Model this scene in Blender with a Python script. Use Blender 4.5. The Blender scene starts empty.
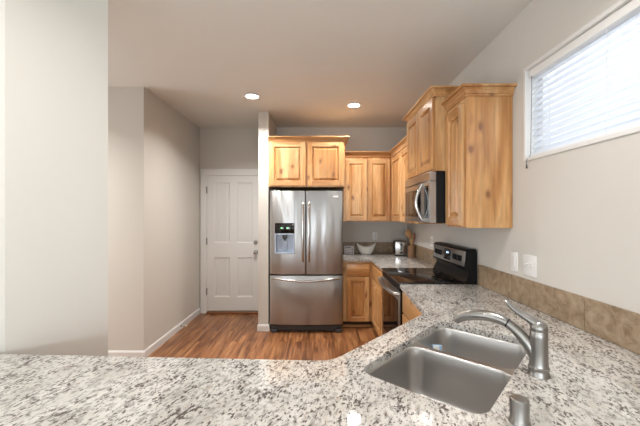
import bpy, bmesh, math, random
from mathutils import Vector, Matrix
random.seed(4)
PI = math.pi
scn = bpy.context.scene
col = scn.collection

# ------------------------------------------------------------------ camera
EYE = 1.466
cam_d = bpy.data.cameras.new('camera'); cam = bpy.data.objects.new('camera', cam_d); col.objects.link(cam)
cam.location = (0, 0, EYE); cam.rotation_euler = (PI/2, 0, 0)
cam_d.sensor_fit = 'HORIZONTAL'; cam_d.sensor_width = 36.0; cam_d.lens = 36.0*327/640
cam_d.shift_y = 2.3/640; cam_d.clip_start = 0.02; cam_d.clip_end = 200
scn.camera = cam

# ------------------------------------------------------------------ world, lights, exposure
w = bpy.data.worlds.new('sky'); scn.world = w; w.use_nodes = True
bg = w.node_tree.nodes['Background']
bg.inputs[0].default_value = (0.86, 0.93, 1.0, 1); bg.inputs[1].default_value = 1.0
scn.view_settings.view_transform = 'Standard'; scn.view_settings.look = 'None'
scn.view_settings.gamma = 1; scn.view_settings.use_curve_mapping = False
scn.view_settings.exposure = 0.42

def area(name, loc, rot, sx, sy, power, color=(1, 1, 1)):
    l = bpy.data.lights.new(name, 'AREA'); l.shape = 'RECTANGLE'; l.size = sx; l.size_y = sy
    l.energy = power; l.color = color
    o = bpy.data.objects.new(name, l); o.location = loc; o.rotation_euler = rot; col.objects.link(o); return o
# added unseen area lights for window light from behind; wall_front is solid
area('daylight_fill', (-2.6, -4.35, 1.45), (PI/2+0.6, 0, 0), 1.9, 2.0, 105, (0.86, 0.93, 1.0))
area('daylight_fill', (0.0, -4.35, 1.45), (PI/2+0.6, 0, 0), 1.3, 2.0, 75, (0.86, 0.93, 1.0))
# added fill light facing left, brightens partition and hall wall; no door there
area('daylight_fill', (1.25, -2.2, 1.15), (0, PI/2+0.15, 0), 2.0, 2.2, 22, (0.86, 0.93, 1.0))
# daylight behind the blinds of the high window
area('daylight_fill', (2.7, 1.2, 2.5), (0, PI/2-0.2, 0), 1.6, 3.0, 36, (0.93, 0.97, 1.0))
# added unseen fill light on the left of the living room; no window there
area('daylight_fill', (-4.35, -1.6, 1.5), (0, -PI/2, 0), 1.8, 2.4, 26, (0.86, 0.93, 1.0))
# added fill light at the unseen far end of the side passage
area('daylight_fill', (-4.35, 2.5, 1.4), (0, -PI/2-0.25, 0), 1.9, 1.3, 32, (0.90, 0.95, 1.0))
CAN_POWER = 17
CAN_COLOR = (1.0, 0.975, 0.945)

# ------------------------------------------------------------------ material helpers
def mat(name):
    m = bpy.data.materials.new(name); m.use_nodes = True
    nt = m.node_tree; return m, nt, nt.nodes['Principled BSDF']
def N(nt, t, **kw):
    n = nt.nodes.new(t)
    for k, v in kw.items():
        if k.startswith('i_'):
            n.inputs[k[2:].replace('_', ' ')].default_value = v
        else: setattr(n, k, v)
    return n
def L(nt, a, b): nt.links.new(a, b)
def ramp(nt, stops, interp='LINEAR'):
    r = nt.nodes.new('ShaderNodeValToRGB'); cr = r.color_ramp; cr.interpolation = interp
    while len(cr.elements) < len(stops): cr.elements.new(0.5)
    for e, (p, c) in zip(cr.elements, stops):
        e.position = p; e.color = (c[0], c[1], c[2], 1) if hasattr(c, '__len__') else (c, c, c, 1)
    return r
def mixc(nt, fac, a, b, mode='MIX'):
    n = nt.nodes.new('ShaderNodeMix'); n.data_type = 'RGBA'; n.blend_type = mode
    for s, v in ((n.inputs[0], fac), (n.inputs[6], a), (n.inputs[7], b)):
        if hasattr(v, 'default_value') or hasattr(v, 'links'): L(nt, v, s)
        elif hasattr(v, '__len__'): s.default_value = (v[0], v[1], v[2], 1)
        else: s.default_value = v
    return n.outputs[2]
def simple(name, c, rough=0.5, metal=0.0, spec=0.5, **kw):
    m, nt, b = mat(name)
    b.inputs['Base Color'].default_value = (c[0], c[1], c[2], 1)
    b.inputs['Roughness'].default_value = rough; b.inputs['Metallic'].default_value = metal
    b.inputs['Specular IOR Level'].default_value = spec
    # faint procedural surface variation so nothing is perfectly uniform
    tc = N(nt, 'ShaderNodeTexCoord'); nz = N(nt, 'ShaderNodeTexNoise'); nz.inputs['Scale'].default_value = 35
    L(nt, tc.outputs['Object'], nz.inputs['Vector'])
    mr = N(nt, 'ShaderNodeMapRange'); mr.inputs[3].default_value = max(0.0, rough-0.03); mr.inputs[4].default_value = min(1.0, rough+0.03)
    L(nt, nz.outputs[0], mr.inputs[0]); L(nt, mr.outputs[0], b.inputs['Roughness'])
    return m

def paint(name, c, bump=0.05):
    m, nt, b = mat(name)
    tc = N(nt, 'ShaderNodeTexCoord')
    nz = N(nt, 'ShaderNodeTexNoise'); nz.inputs['Scale'].default_value = 90; nz.inputs['Detail'].default_value = 4
    L(nt, tc.outputs['Object'], nz.inputs['Vector'])
    bp = N(nt, 'ShaderNodeBump'); bp.inputs['Strength'].default_value = bump; bp.inputs['Distance'].default_value = 0.004
    L(nt, nz.outputs[0], bp.inputs['Height']); L(nt, bp.outputs[0], b.inputs['Normal'])
    b.inputs['Base Color'].default_value = (*c, 1); b.inputs['Roughness'].default_value = 0.75
    b.inputs['Specular IOR Level'].default_value = 0.25
    return m

def wood(name, axis='Z', tint=1.0):
    m, nt, b = mat(name)
    tc = N(nt, 'ShaderNodeTexCoord'); oi = N(nt, 'ShaderNodeObjectInfo')
    add = N(nt, 'ShaderNodeVectorMath', operation='MULTIPLY_ADD')
    cm = N(nt, 'ShaderNodeCombineXYZ'); L(nt, oi.outputs['Random'], cm.inputs[0]); L(nt, oi.outputs['Random'], cm.inputs[1]); L(nt, oi.outputs['Random'], cm.inputs[2])
    L(nt, cm.outputs[0], add.inputs[0]); add.inputs[1].default_value = (13.1, 7.7, 9.3); L(nt, tc.outputs['Object'], add.inputs[2])
    mp = N(nt, 'ShaderNodeMapping')
    sc = {'Z': (1, 1, 0.10), 'X': (0.10, 1, 1), 'Y': (1, 0.10, 1)}[axis]
    mp.inputs['Scale'].default_value = sc; L(nt, add.outputs[0], mp.inputs['Vector'])
    # broad boards tone
    n1 = N(nt, 'ShaderNodeTexNoise'); n1.inputs['Scale'].default_value = 7; n1.inputs['Detail'].default_value = 3; n1.inputs['Distortion'].default_value = 0.6
    L(nt, mp.outputs[0], n1.inputs['Vector'])
    r1 = ramp(nt, [(0.30, (0.42, 0.178, 0.056)), (0.46, (0.57, 0.288, 0.104)), (0.64, (0.70, 0.425, 0.20))]); L(nt, n1.outputs[0], r1.inputs[0])
    # fine grain
    n2 = N(nt, 'ShaderNodeTexNoise'); n2.inputs['Scale'].default_value = 60; n2.inputs['Detail'].default_value = 5; n2.inputs['Distortion'].default_value = 0.3
    L(nt, mp.outputs[0], n2.inputs['Vector'])
    r2 = ramp(nt, [(0.35, 0.74), (0.6, 1.0)]); L(nt, n2.outputs[0], r2.inputs[0])
    c1 = mixc(nt, 0.8, r1.outputs[0], r2.outputs[0], 'MULTIPLY')
    # glued-up boards of slightly different tone
    dp_ = N(nt, 'ShaderNodeVectorMath', operation='DOT_PRODUCT'); L(nt, add.outputs[0], dp_.inputs[0])
    dp_.inputs[1].default_value = {'Z': (10.5, 10.5, 0), 'X': (0, 9, 9), 'Y': (9, 0, 9)}[axis]
    fl_ = N(nt, 'ShaderNodeMath', operation='FLOOR'); L(nt, dp_.outputs['Value'], fl_.inputs[0])
    wn_ = N(nt, 'ShaderNodeTexWhiteNoise', noise_dimensions='1D'); L(nt, fl_.outputs[0], wn_.inputs['W'])
    rb_ = ramp(nt, [(0.0, (0.84, 0.80, 0.74)), (0.5, (1.0, 1.0, 1.0)), (1.0, (1.16, 1.22, 1.30))]); L(nt, wn_.outputs['Value'], rb_.inputs[0])
    c1 = mixc(nt, 1.0, c1, rb_.outputs[0], 'MULTIPLY')
    # knots
    mk = N(nt, 'ShaderNodeMapping')
    mk.inputs['Scale'].default_value = {'Z': (1, 1, 0.55), 'X': (0.55, 1, 1), 'Y': (1, 0.55, 1)}[axis]
    L(nt, add.outputs[0], mk.inputs['Vector'])
    nd = N(nt, 'ShaderNodeTexNoise'); nd.inputs['Scale'].default_value = 9; L(nt, mk.outputs[0], nd.inputs['Vector'])
    ad2 = N(nt, 'ShaderNodeVectorMath', operation='MULTIPLY_ADD'); L(nt, nd.outputs['Color'], ad2.inputs[0]); ad2.inputs[1].default_value = (0.05,)*3; L(nt, mk.outputs[0], ad2.inputs[2])
    vo = N(nt, 'ShaderNodeTexVoronoi'); vo.inputs['Scale'].default_value = 6.5; L(nt, ad2.outputs[0], vo.inputs['Vector'])
    rk = ramp(nt, [(0.0, 1.0), (0.09, 0.9), (0.13, 0.35), (0.22, 0.0)]); L(nt, vo.outputs['Distance'], rk.inputs[0])
    c2 = mixc(nt, rk.outputs[0], c1, (0.22, 0.09, 0.035))
    # occasional dark mineral streaks
    n3 = N(nt, 'ShaderNodeTexNoise'); n3.inputs['Scale'].default_value = 16; n3.inputs['Detail'].default_value = 2; n3.inputs['Distortion'].default_value = 1.0
    L(nt, mp.outputs[0], n3.inputs['Vector'])
    r3 = ramp(nt, [(0.70, 0.0), (0.76, 0.5)]); L(nt, n3.outputs[0], r3.inputs[0])
    c3 = mixc(nt, r3.outputs[0], c2, (0.40, 0.19, 0.08))
    if tint != 1.0: c3 = mixc(nt, 1.0, c3, (tint, tint*0.93, tint*0.86), 'MULTIPLY')
    L(nt, c3, b.inputs['Base Color'])
    b.inputs['Roughness'].default_value = 0.33; b.inputs['Coat Weight'].default_value = 0.4; b.inputs['Coat Roughness'].default_value = 0.18
    return m

def granite():
    m, nt, b = mat('granite')
    tc = N(nt, 'ShaderNodeTexCoord')
    mr_ = N(nt, 'ShaderNodeMapping'); mr_.inputs['Rotation'].default_value = (0, 0, math.radians(-72)); L(nt, tc.outputs['Object'], mr_.inputs['Vector'])
    mp = N(nt, 'ShaderNodeMapping'); mp.inputs['Scale'].default_value = (0.9, 1.6, 1.3); L(nt, mr_.outputs[0], mp.inputs['Vector'])
    big = N(nt, 'ShaderNodeTexNoise'); big.inputs['Scale'].default_value = 5; big.inputs['Detail'].default_value = 3; L(nt, mp.outputs[0], big.inputs['Vector'])
    rb = ramp(nt, [(0.3, (0.44, 0.42, 0.385)), (0.5, (0.56, 0.54, 0.505)), (0.7, (0.66, 0.64, 0.61))]); L(nt, big.outputs[0], rb.inputs[0])
    # cloudy grey-tan patches
    n1 = N(nt, 'ShaderNodeTexNoise'); n1.inputs['Scale'].default_value = 42; n1.inputs['Detail'].default_value = 5; n1.inputs['Roughness'].default_value = 0.62; n1.inputs['Distortion'].default_value = 0.4
    L(nt, mp.outputs[0], n1.inputs['Vector'])
    r1 = ramp(nt, [(0.48, 0.0), (0.62, 0.85)]); L(nt, n1.outputs[0], r1.inputs[0])
    c = mixc(nt, r1.outputs[0], rb.outputs[0], (0.245, 0.23, 0.215))
    # warm rusty flecks
    n4 = N(nt, 'ShaderNodeTexNoise'); n4.inputs['Scale'].default_value = 30; n4.inputs['Detail'].default_value = 3
    mo = N(nt, 'ShaderNodeMapping'); mo.inputs['Location'].default_value = (4, 7, 1); L(nt, mp.outputs[0], mo.inputs['Vector']); L(nt, mo.outputs[0], n4.inputs['Vector'])
    r4 = ramp(nt, [(0.60, 0.0), (0.72, 0.55)]); L(nt, n4.outputs[0], r4.inputs[0])
    c = mixc(nt, r4.outputs[0], c, (0.42, 0.33, 0.26))
    # dark mica flecks, gathered in drifts
    n2 = N(nt, 'ShaderNodeTexNoise'); n2.inputs['Scale'].default_value = 85; n2.inputs['Detail'].default_value = 3; n2.inputs['Roughness'].default_value = 0.5
    mo2 = N(nt, 'ShaderNodeMapping'); mo2.inputs['Location'].default_value = (9, 2, 5); L(nt, mp.outputs[0], mo2.inputs['Vector']); L(nt, mo2.outputs[0], n2.inputs['Vector'])
    n3 = N(nt, 'ShaderNodeTexNoise'); n3.inputs['Scale'].default_value = 11; n3.inputs['Detail'].default_value = 3; L(nt, mo2.outputs[0], n3.inputs['Vector'])
    mm = N(nt, 'ShaderNodeMath', operation='MULTIPLY_ADD'); L(nt, n3.outputs[0], mm.inputs[0]); mm.inputs[1].default_value = 0.45; L(nt, n2.outputs[0], mm.inputs[2])
    r2 = ramp(nt, [(0.79, 0.0), (0.85, 0.9)]); L(nt, mm.outputs[0], r2.inputs[0])
    c = mixc(nt, r2.outputs[0], c, (0.075, 0.06, 0.055))
    L(nt, c, b.inputs['Base Color'])
    b.inputs['Roughness'].default_value = 0.045; b.inputs['Specular IOR Level'].default_value = 0.5
    return m

def floor_mat():
    m, nt, b = mat('hardwood_floor')
    tc = N(nt, 'ShaderNodeTexCoord')
    mp = N(nt, 'ShaderNodeMapping'); mp.inputs['Rotation'].default_value = (0, 0, PI/2); L(nt, tc.outputs['Object'], mp.inputs['Vector'])
    br = N(nt, 'ShaderNodeTexBrick'); br.inputs['Scale'].default_value = 1.0; br.inputs['Brick Width'].default_value = 0.95; br.inputs['Row Height'].default_value = 0.095
    br.inputs['Mortar Size'].default_value = 0.0012; br.inputs['Mortar Smooth'].default_value = 0.1; br.offset = 0.37
    br.inputs['Color1'].default_value = (0.0, 0, 0, 1); br.inputs['Color2'].default_value = (1, 1, 1, 1); br.inputs['Mortar'].default_value = (0.5, 0.5, 0.5, 1)
    L(nt, mp.outputs[0], br.inputs['Vector'])
    ms = N(nt, 'ShaderNodeMapping'); ms.inputs['Scale'].default_value = (1, 0.09, 1); L(nt, tc.outputs['Object'], ms.inputs['Vector'])
    off = N(nt, 'ShaderNodeVectorMath', operation='MULTIPLY_ADD'); L(nt, br.outputs['Color'], off.inputs[0]); off.inputs[1].default_value = (5, 3, 7); L(nt, ms.outputs[0], off.inputs[2])
    n1 = N(nt, 'ShaderNodeTexNoise'); n1.inputs['Scale'].default_value = 22; n1.inputs['Detail'].default_value = 4; n1.inputs['Distortion'].default_value = 0.7; L(nt, off.outputs[0], n1.inputs['Vector'])
    r1 = ramp(nt, [(0.27, (0.06, 0.020, 0.008)), (0.42, (0.18, 0.068, 0.025)), (0.55, (0.28, 0.118, 0.045)), (0.72, (0.42, 0.205, 0.085))]); L(nt, n1.outputs[0], r1.inputs[0])
    hv = ramp(nt, [(0.0, 0.86), (1.0, 1.12)]); L(nt, br.outputs['Color'], hv.inputs[0])
    c = mixc(nt, 1.0, r1.outputs[0], hv.outputs[0], 'MULTIPLY')
    c = mixc(nt, br.outputs['Fac'], c, (0.10, 0.04, 0.02))
    L(nt, c, b.inputs['Base Color']); b.inputs['Roughness'].default_value = 0.30
    return m

def steel(name, c=(0.60, 0.585, 0.565), rough=0.26, wavy=0.0, aniso=0.6, brush='X'):
    m, nt, b = mat(name)
    b.inputs['Metallic'].default_value = 1.0; b.inputs['Base Color'].default_value = (*c, 1)
    b.inputs['Anisotropic'].default_value = aniso; b.inputs['Anisotropic Rotation'].default_value = 0.25
    tg = N(nt, 'ShaderNodeTangent', direction_type='RADIAL', axis='Z'); L(nt, tg.outputs[0], b.inputs['Tangent'])
    tc = N(nt, 'ShaderNodeTexCoord')
    mp = N(nt, 'ShaderNodeMapping'); mp.inputs['Scale'].default_value = (2, 2, 220) if brush == 'X' else (220, 220, 2)
    L(nt, tc.outputs['Object'], mp.inputs['Vector'])
    n = N(nt, 'ShaderNodeTexNoise'); n.inputs['Scale'].default_value = 1.0; n.inputs['Detail'].default_value = 3; L(nt, mp.outputs[0], n.inputs['Vector'])
    mr = N(nt, 'ShaderNodeMapRange'); mr.inputs[3].default_value = rough-0.015; mr.inputs[4].default_value = rough+0.02
    L(nt, n.outputs[0], mr.inputs[0]); L(nt, mr.outputs[0], b.inputs['Roughness'])
    if wavy:
        mw = N(nt, 'ShaderNodeMapping'); mw.inputs['Scale'].default_value = (1, 1, 0.22); L(nt, tc.outputs['Object'], mw.inputs['Vector'])
        nw = N(nt, 'ShaderNodeTexNoise'); nw.inputs['Scale'].default_value = 7.5; nw.inputs['Detail'].default_value = 1.0; L(nt, mw.outputs[0], nw.inputs['Vector'])
        bp = N(nt, 'ShaderNodeBump'); bp.inputs['Strength'].default_value = 1.0; bp.inputs['Distance'].default_value = wavy
        L(nt, nw.outputs[0], bp.inputs['Height']); L(nt, bp.outputs[0], b.inputs['Normal'])
    return m

def tile_mat():
    m, nt, b = mat('travertine_tile')
    tc = N(nt, 'ShaderNodeTexCoord')
    n1 = N(nt, 'ShaderNodeTexNoise'); n1.inputs['Scale'].default_value = 14; n1.inputs['Detail'].default_value = 6; n1.inputs['Roughness'].default_value = 0.65; n1.inputs['Distortion'].default_value = 1.0
    L(nt, tc.outputs['Object'], n1.inputs['Vector'])
    r = ramp(nt, [(0.32, (0.19, 0.125, 0.072)), (0.5, (0.30, 0.215, 0.135)), (0.68, (0.40, 0.31, 0.215))]); L(nt, n1.outputs[0], r.inputs[0])
    L(nt, r.outputs[0], b.inputs['Base Color']); b.inputs['Roughness'].default_value = 0.35
    return m

M = {}
M['wall'] = paint('greige_wall_paint', (0.62, 0.59, 0.543))
M['ceil'] = paint('greige_ceiling_paint', (0.74, 0.725, 0.68), 0.12)
M['bounce_carpet'] = paint('beige_bounce_carpet', (0.62, 0.59, 0.54), 0.8)  # pale colour for the added bounce surface behind the viewer
M['trim'] = simple('white_trim_paint', (0.74, 0.73, 0.71), 0.4)
M['door'] = simple('white_door_paint', (0.72, 0.71, 0.69), 0.42)
M['wv'] = wood('alder_vertical', 'Z'); M['wx'] = wood('alder_grain_x', 'X'); M['wy'] = wood('alder_grain_y', 'Y')
M['granite'] = granite(); M['floor'] = floor_mat(); M['tile'] = tile_mat()
M['grout'] = simple('grout', (0.30, 0.235, 0.17), 0.9)
M['fridge'] = steel('brushed_fridge_steel', (0.40, 0.40, 0.40), 0.30, wavy=0.012, aniso=0.85)
M['steel'] = steel('brushed_steel', (0.46, 0.445, 0.43), 0.30)
M['sink'] = steel('sink_steel', (0.52, 0.505, 0.49), 0.34, aniso=0.2)
M['chrome'] = simple('polished_steel', (0.58, 0.57, 0.56), 0.2, 1.0)
M['nickel'] = simple('brushed_nickel', (0.33, 0.32, 0.305), 0.30, 1.0)
M['black'] = simple('black_enamel', (0.004, 0.004, 0.005), 0.4, spec=0.25)
M['blackglass'] = simple('black_ceramic_glass', (0.006, 0.006, 0.007), 0.05)
M['blackplastic'] = simple('black_plastic', (0.007, 0.007, 0.008), 0.4, spec=0.3)
M['greyplastic'] = simple('grey_plastic', (0.055, 0.055, 0.058), 0.4)
M['white'] = simple('white_plastic', (0.80, 0.79, 0.77), 0.35)
M['ceramic'] = simple('white_ceramic', (0.78, 0.76, 0.71), 0.25)
M['dispgrey'] = simple('dispenser_blue_grey', (0.42, 0.50, 0.62), 0.3)
M['crock'] = simple('brown_stoneware', (0.30, 0.17, 0.09), 0.5)
M['spoon'] = simple('spoon_wood', (0.42, 0.22, 0.09), 0.5)
M['spoonlt'] = simple('pale_spoon_wood', (0.60, 0.38, 0.18), 0.5)
M['redspoon'] = simple('reddish_wood', (0.30, 0.07, 0.035), 0.5)
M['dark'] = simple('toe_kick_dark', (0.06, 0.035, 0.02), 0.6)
M['thresh'] = simple('oak_threshold', (0.22, 0.09, 0.04), 0.45)
M['blue'] = simple('pale_blue_foam', (0.35, 0.52, 0.72), 0.8)
def emis(name, c, s):
    m, nt, b = mat(name); b.inputs['Base Color'].default_value = (*c, 1)
    b.inputs['Emission Color'].default_value = (*c, 1); b.inputs['Emission Strength'].default_value = s; return m
M['lamp'] = emis('lamp_lens', (1.0, 0.95, 0.88), 22)
M['led'] = emis('green_led', (0.25, 0.8, 0.35), 0.6)
M['ledb'] = emis('blue_white_led', (0.55, 0.75, 1.0), 1.6)
def picture():
    m, nt, b = mat('small_printed_picture')
    tc = N(nt, 'ShaderNodeTexCoord'); n = N(nt, 'ShaderNodeTexNoise'); n.inputs['Scale'].default_value = 26; n.inputs['Detail'].default_value = 1
    L(nt, tc.outputs['Object'], n.inputs['Vector'])
    r = ramp(nt, [(0.48, (0.75, 0.75, 0.75)), (0.58, (0.40, 0.42, 0.62)), (0.66, (0.12, 0.12, 0.25))]); L(nt, n.outputs[0], r.inputs[0])
    L(nt, r.outputs[0], b.inputs['Base Color']); return m
M['picture'] = picture()
def slat():
    m, nt, b = mat('white_blind_slat')
    out = nt.nodes['Material Output']
    b.inputs['Base Color'].default_value = (0.84, 0.85, 0.87, 1); b.inputs['Roughness'].default_value = 0.45
    tr = N(nt, 'ShaderNodeBsdfTranslucent'); tr.inputs[0].default_value = (0.85, 0.89, 0.95, 1)
    mx = N(nt, 'ShaderNodeMixShader'); mx.inputs[0].default_value = 0.45
    L(nt, b.outputs[0], mx.inputs[1]); L(nt, tr.outputs[0], mx.inputs[2]); L(nt, mx.outputs[0], out.inputs[0]); return m
M['slat'] = slat()
def glass():
    m, nt, b = mat('window_glass')
    b.inputs['Base Color'].default_value = (1, 1, 1, 1); b.inputs['Transmission Weight'].default_value = 1
    b.inputs['Roughness'].default_value = 0.0; b.inputs['IOR'].default_value = 1.02; return m
M['glass'] = glass()

# ------------------------------------------------------------------ mesh helpers
def wloc(o):
    v = Vector((0, 0, 0))
    while o: v += o.location; o = o.parent
    return v
def obj(name, bm, ms, parent=None, smooth=False, sharp=35, kind=None):
    bmesh.ops.recalc_face_normals(bm, faces=bm.faces[:])
    if parent: bmesh.ops.translate(bm, verts=bm.verts[:], vec=-wloc(parent))
    me = bpy.data.meshes.new(name); bm.to_mesh(me); bm.free()
    for m in (ms if isinstance(ms, (list, tuple)) else [ms]): me.materials.append(M[m] if isinstance(m, str) else m)
    if smooth:
        me.polygons.foreach_set('use_smooth', [True]*len(me.polygons))
        me.set_sharp_from_angle(angle=math.radians(sharp))
    o = bpy.data.objects.new(name, me); col.objects.link(o)
    if parent: o.parent = parent
    if kind: o['kind'] = kind
    return o
def tag(o, label, cat, group=None):
    o['label'] = label; o['category'] = cat
    if group: o['group'] = group
    return o
def thing(name, label, cat, loc, group=None):
    o = bpy.data.objects.new(name, None); o.empty_display_size = 0.1; o.location = loc; col.objects.link(o)
    return tag(o, label, cat, group)
def B(): return bmesh.new()
def bevel(bm, verts, r, seg=2):
    vs = set(verts); es = [e for e in bm.edges if e.verts[0] in vs and e.verts[1] in vs]
    if r > 0: bmesh.ops.bevel(bm, geom=es, offset=r, segments=seg, affect='EDGES', profile=0.5)
WORLD = (Vector((0, 0, 0)), Vector((1, 0, 0)), Vector((0, 1, 0)), Vector((0, 0, 1)))
def fbox(bm, F, u0, u1, v0, v1, n0, n1, r=0.0, mi=0, seg=2):
    """box in frame F=(origin,U,V,N)"""
    O, U, V, Nn = F
    nf = len(bm.faces)
    before = set(bm.faces)
    vs = [bm.verts.new(O+U*u+V*v+Nn*n) for n in (n0, n1) for v in (v0, v1) for u in (u0, u1)]
    for q in ((0, 1, 3, 2), (4, 6, 7, 5), (0, 4, 5, 1), (2, 3, 7, 6), (0, 2, 6, 4), (1, 5, 7, 3)):
        bm.faces.new([vs[i] for i in q])
    if r > 0: bevel(bm, vs, r, seg)
    for f in bm.faces:
        if f not in before: f.material_index = mi
def box(bm, x0, x1, y0, y1, z0, z1, r=0.0, mi=0, seg=2):
    fbox(bm, WORLD, min(x0, x1), max(x0, x1), min(y0, y1), max(y0, y1), min(z0, z1), max(z0, z1), r, mi, seg)
def tube(bm, pts, rad, seg=16, flat=None, caps=True, mi=0):
    """sweep a circle (or ellipse: flat=(side,up) factors per point) along points"""
    pts = [Vector(p) for p in pts]; n = len(pts)
    rads = rad if hasattr(rad, '__len__') else [rad]*n
    rings = []; prev = None
    for i, p in enumerate(pts):
        t = (pts[min(i+1, n-1)]-pts[max(i-1, 0)]).normalized()
        if prev is None:
            a = t.cross(Vector((0, 0, 1)))
            if a.length < 1e-3: a = t.cross(Vector((0, 1, 0)))
            a.normalize()
        else:
            a = (prev - t*prev.dot(t)).normalized()
        prev = a; c = t.cross(a).normalized()
        fs, fu = flat[i] if isinstance(flat, list) else (flat or (1, 1))
        rings.append([bm.verts.new(p + a*math.cos(2*PI*k/seg)*rads[i]*fs + c*math.sin(2*PI*k/seg)*rads[i]*fu) for k in range(seg)])
    fl = []
    for r0, r1 in zip(rings, rings[1:]):
        for k in range(seg):
            fl.append(bm.faces.new((r0[k], r0[(k+1) % seg], r1[(k+1) % seg], r1[k])))
    if caps:
        fl.append(bm.faces.new(rings[0][::-1])); fl.append(bm.faces.new(rings[-1]))
    for f in fl: f.material_index = mi
def lathe(bm, c, prof, seg=32, axis='Z', caps=True, mi=0):
    """prof: list of (radius, height along axis)"""
    c = Vector(c)
    A = {'Z': (Vector((1, 0, 0)), Vector((0, 1, 0)), Vector((0, 0, 1))), 'X': (Vector((0, 1, 0)), Vector((0, 0, 1)), Vector((1, 0, 0))),
         'Y': (Vector((1, 0, 0)), Vector((0, 0, 1)), Vector((0, 1, 0)))}[axis] if isinstance(axis, str) else axis
    rings = []
    for r, h in prof:
        r = max(r, 1e-4)
        rings.append([bm.verts.new(c+A[2]*h+(A[0]*math.cos(2*PI*k/seg)+A[1]*math.sin(2*PI*k/seg))*r) for k in range(seg)])
    for r0, r1 in zip(rings, rings[1:]):
        for k in range(seg): bm.faces.new((r0[k], r0[(k+1) % seg], r1[(k+1) % seg], r1[k])).material_index = mi
    if caps:
        for rr_, rad in ((rings[0], prof[0][0]), (rings[-1], prof[-1][0])):
            if rad > 2e-4: bm.faces.new(rr_).material_index = mi
def loft(bm, rings, cap0=False, cap1=False, closed=True, mi=0):
    vr = [[bm.verts.new(p) for p in r] for r in rings]
    n = len(vr[0])
    for a, b_ in zip(vr, vr[1:]):
        for k in range(n if closed else n-1):
            bm.faces.new((a[k], a[(k+1) % n], b_[(k+1) % n], b_[k])).material_index = mi
    if cap0: bm.faces.new(vr[0][::-1]).material_index = mi
    if cap1: bm.faces.new(vr[-1]).material_index = mi
    return vr
def offs(path, d):
    """offset open polyline to its right-hand side by d (mitred)"""
    P = [Vector(p) for p in path]; out = []
    def nrm(a, b): t = (b-a).normalized(); return Vector((t.y, -t.x))
    for i, p in enumerate(P):
        if i == 0: n = nrm(P[0], P[1]); out.append(p+n*d)
        elif i == len(P)-1: n = nrm(P[-2], P[-1]); out.append(p+n*d)
        else:
            n1, n2 = nrm(P[i-1], p), nrm(p, P[i+1]); m_ = (n1+n2).normalized(); out.append(p+m_*d/m_.dot(n1))
    return out
def sweep(bm, path, prof, mi=0):
    """prof: closed loop of (outset, z); path is open; outset to the right-hand side"""
    cols = [offs(path, o) for o, z in prof]
    rings = [[Vector((cols[j][i].x, cols[j][i].y, prof[j][1])) for j in range(len(prof))] for i in range(len(path))]
    loft(bm, rings, True, True)
def slab(bm, outer, holes, z0, z1, r=0.0):
    def ring(pts, z):
        vs = [bm.verts.new((p[0], p[1], z)) for p in pts]
        return vs, [bm.edges.new((vs[i], vs[(i+1) % len(vs)])) for i in range(len(vs))]
    tops = []; es = []
    for pl in [outer]+holes:
        vs, e = ring(pl, z1); tops.append(vs); es += e
    g = bmesh.ops.triangle_fill(bm, edges=es, use_beauty=True, use_dissolve=False)
    tf = [f for f in g['geom'] if isinstance(f, bmesh.types.BMFace)]
    mp = {}
    for vs in tops:
        for v in vs: mp[v] = bm.verts.new((v.co.x, v.co.y, z0))
    for f in tf: bm.faces.new([mp[v] for v in reversed(f.verts)])
    for vs in tops:
        for i in range(len(vs)):
            a, b_ = vs[i], vs[(i+1) % len(vs)]; bm.faces.new((a, b_, mp[b_], mp[a]))

# ------------------------------------------------------------------ room dimensions
H = 2.781; XR = 1.302; YB = 4.90; XL = -1.80; YH = 3.34; YW = 1.345; XE = -0.859
LX, FY = -4.5, -4.5    # living room bounds behind the viewer
def struct(name, bm, m): return obj(name, bm, m, kind='structure')
bm = B(); box(bm, LX-0.1, XR+0.2, FY-0.1, YB+0.1, -0.1, 0); struct('floor', bm, 'floor')
bm = B(); box(bm, LX, XR, FY, 0.30, 0.0005, 0.012); struct('floor_bounce_carpet', bm, 'bounce_carpet')  # unseen pale flooring, added to bounce light up and cut the orange cast
bm = B(); box(bm, LX-0.1, XR+0.2, FY-0.1, YB+0.1, H, H+0.1); struct('ceiling', bm, 'ceil')
bm = B(); box(bm, XL-0.12, XR, YB, YB+0.1, 0, H); struct('wall_back', bm, 'wall')
# right wall with the high window opening
WY0, WY1, WZ0, WZ1 = 0.56, 2.075, 1.815, 2.388
bm = B()
box(bm, XR, XR+0.16, WY1, YB+0.1, 0, H); box(bm, XR, XR+0.16, FY, WY0, 0, H)
box(bm, XR, XR+0.16, WY0, WY1, 0, WZ0); box(bm, XR, XR+0.16, WY0, WY1, WZ1, H)
struct('wall_right', bm, 'wall')
# hallway left side: long wall and the wall section facing the kitchen
bm = B(); box(bm, XL-0.12, XL, YH, YB, 0, H); struct('wall_hall', bm, 'wall')
bm = B(); box(bm, LX, XL-0.12, YH, YH+0.12, 0, H); struct('wall_hall_end', bm, 'wall')
# near partition at the end of the peninsula
bm = B()
PW = [(-1.050, 1.620), (-1.310, 1.360), (LX, 1.360), (LX, 1.480), (-1.360, 1.480), (-1.135, 1.705)]
slab(bm, PW, [], 0, H); struct('wall_partition', bm, 'wall')
# pier beside the refrigerator
bm = B(); box(bm, -0.781, -0.652, 4.14, YB, 0, H, 0.004); struct('wall_pier', bm, 'wall')
# living room shell behind the viewer
bm = B(); box(bm, LX-0.1, LX, FY, YH+0.12, 0, H); struct('wall_left', bm, 'wall')
bm = B(); box(bm, LX-0.1, XR+0.2, FY-0.1, FY, 0, H); struct('wall_front', bm, 'wall')

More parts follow.
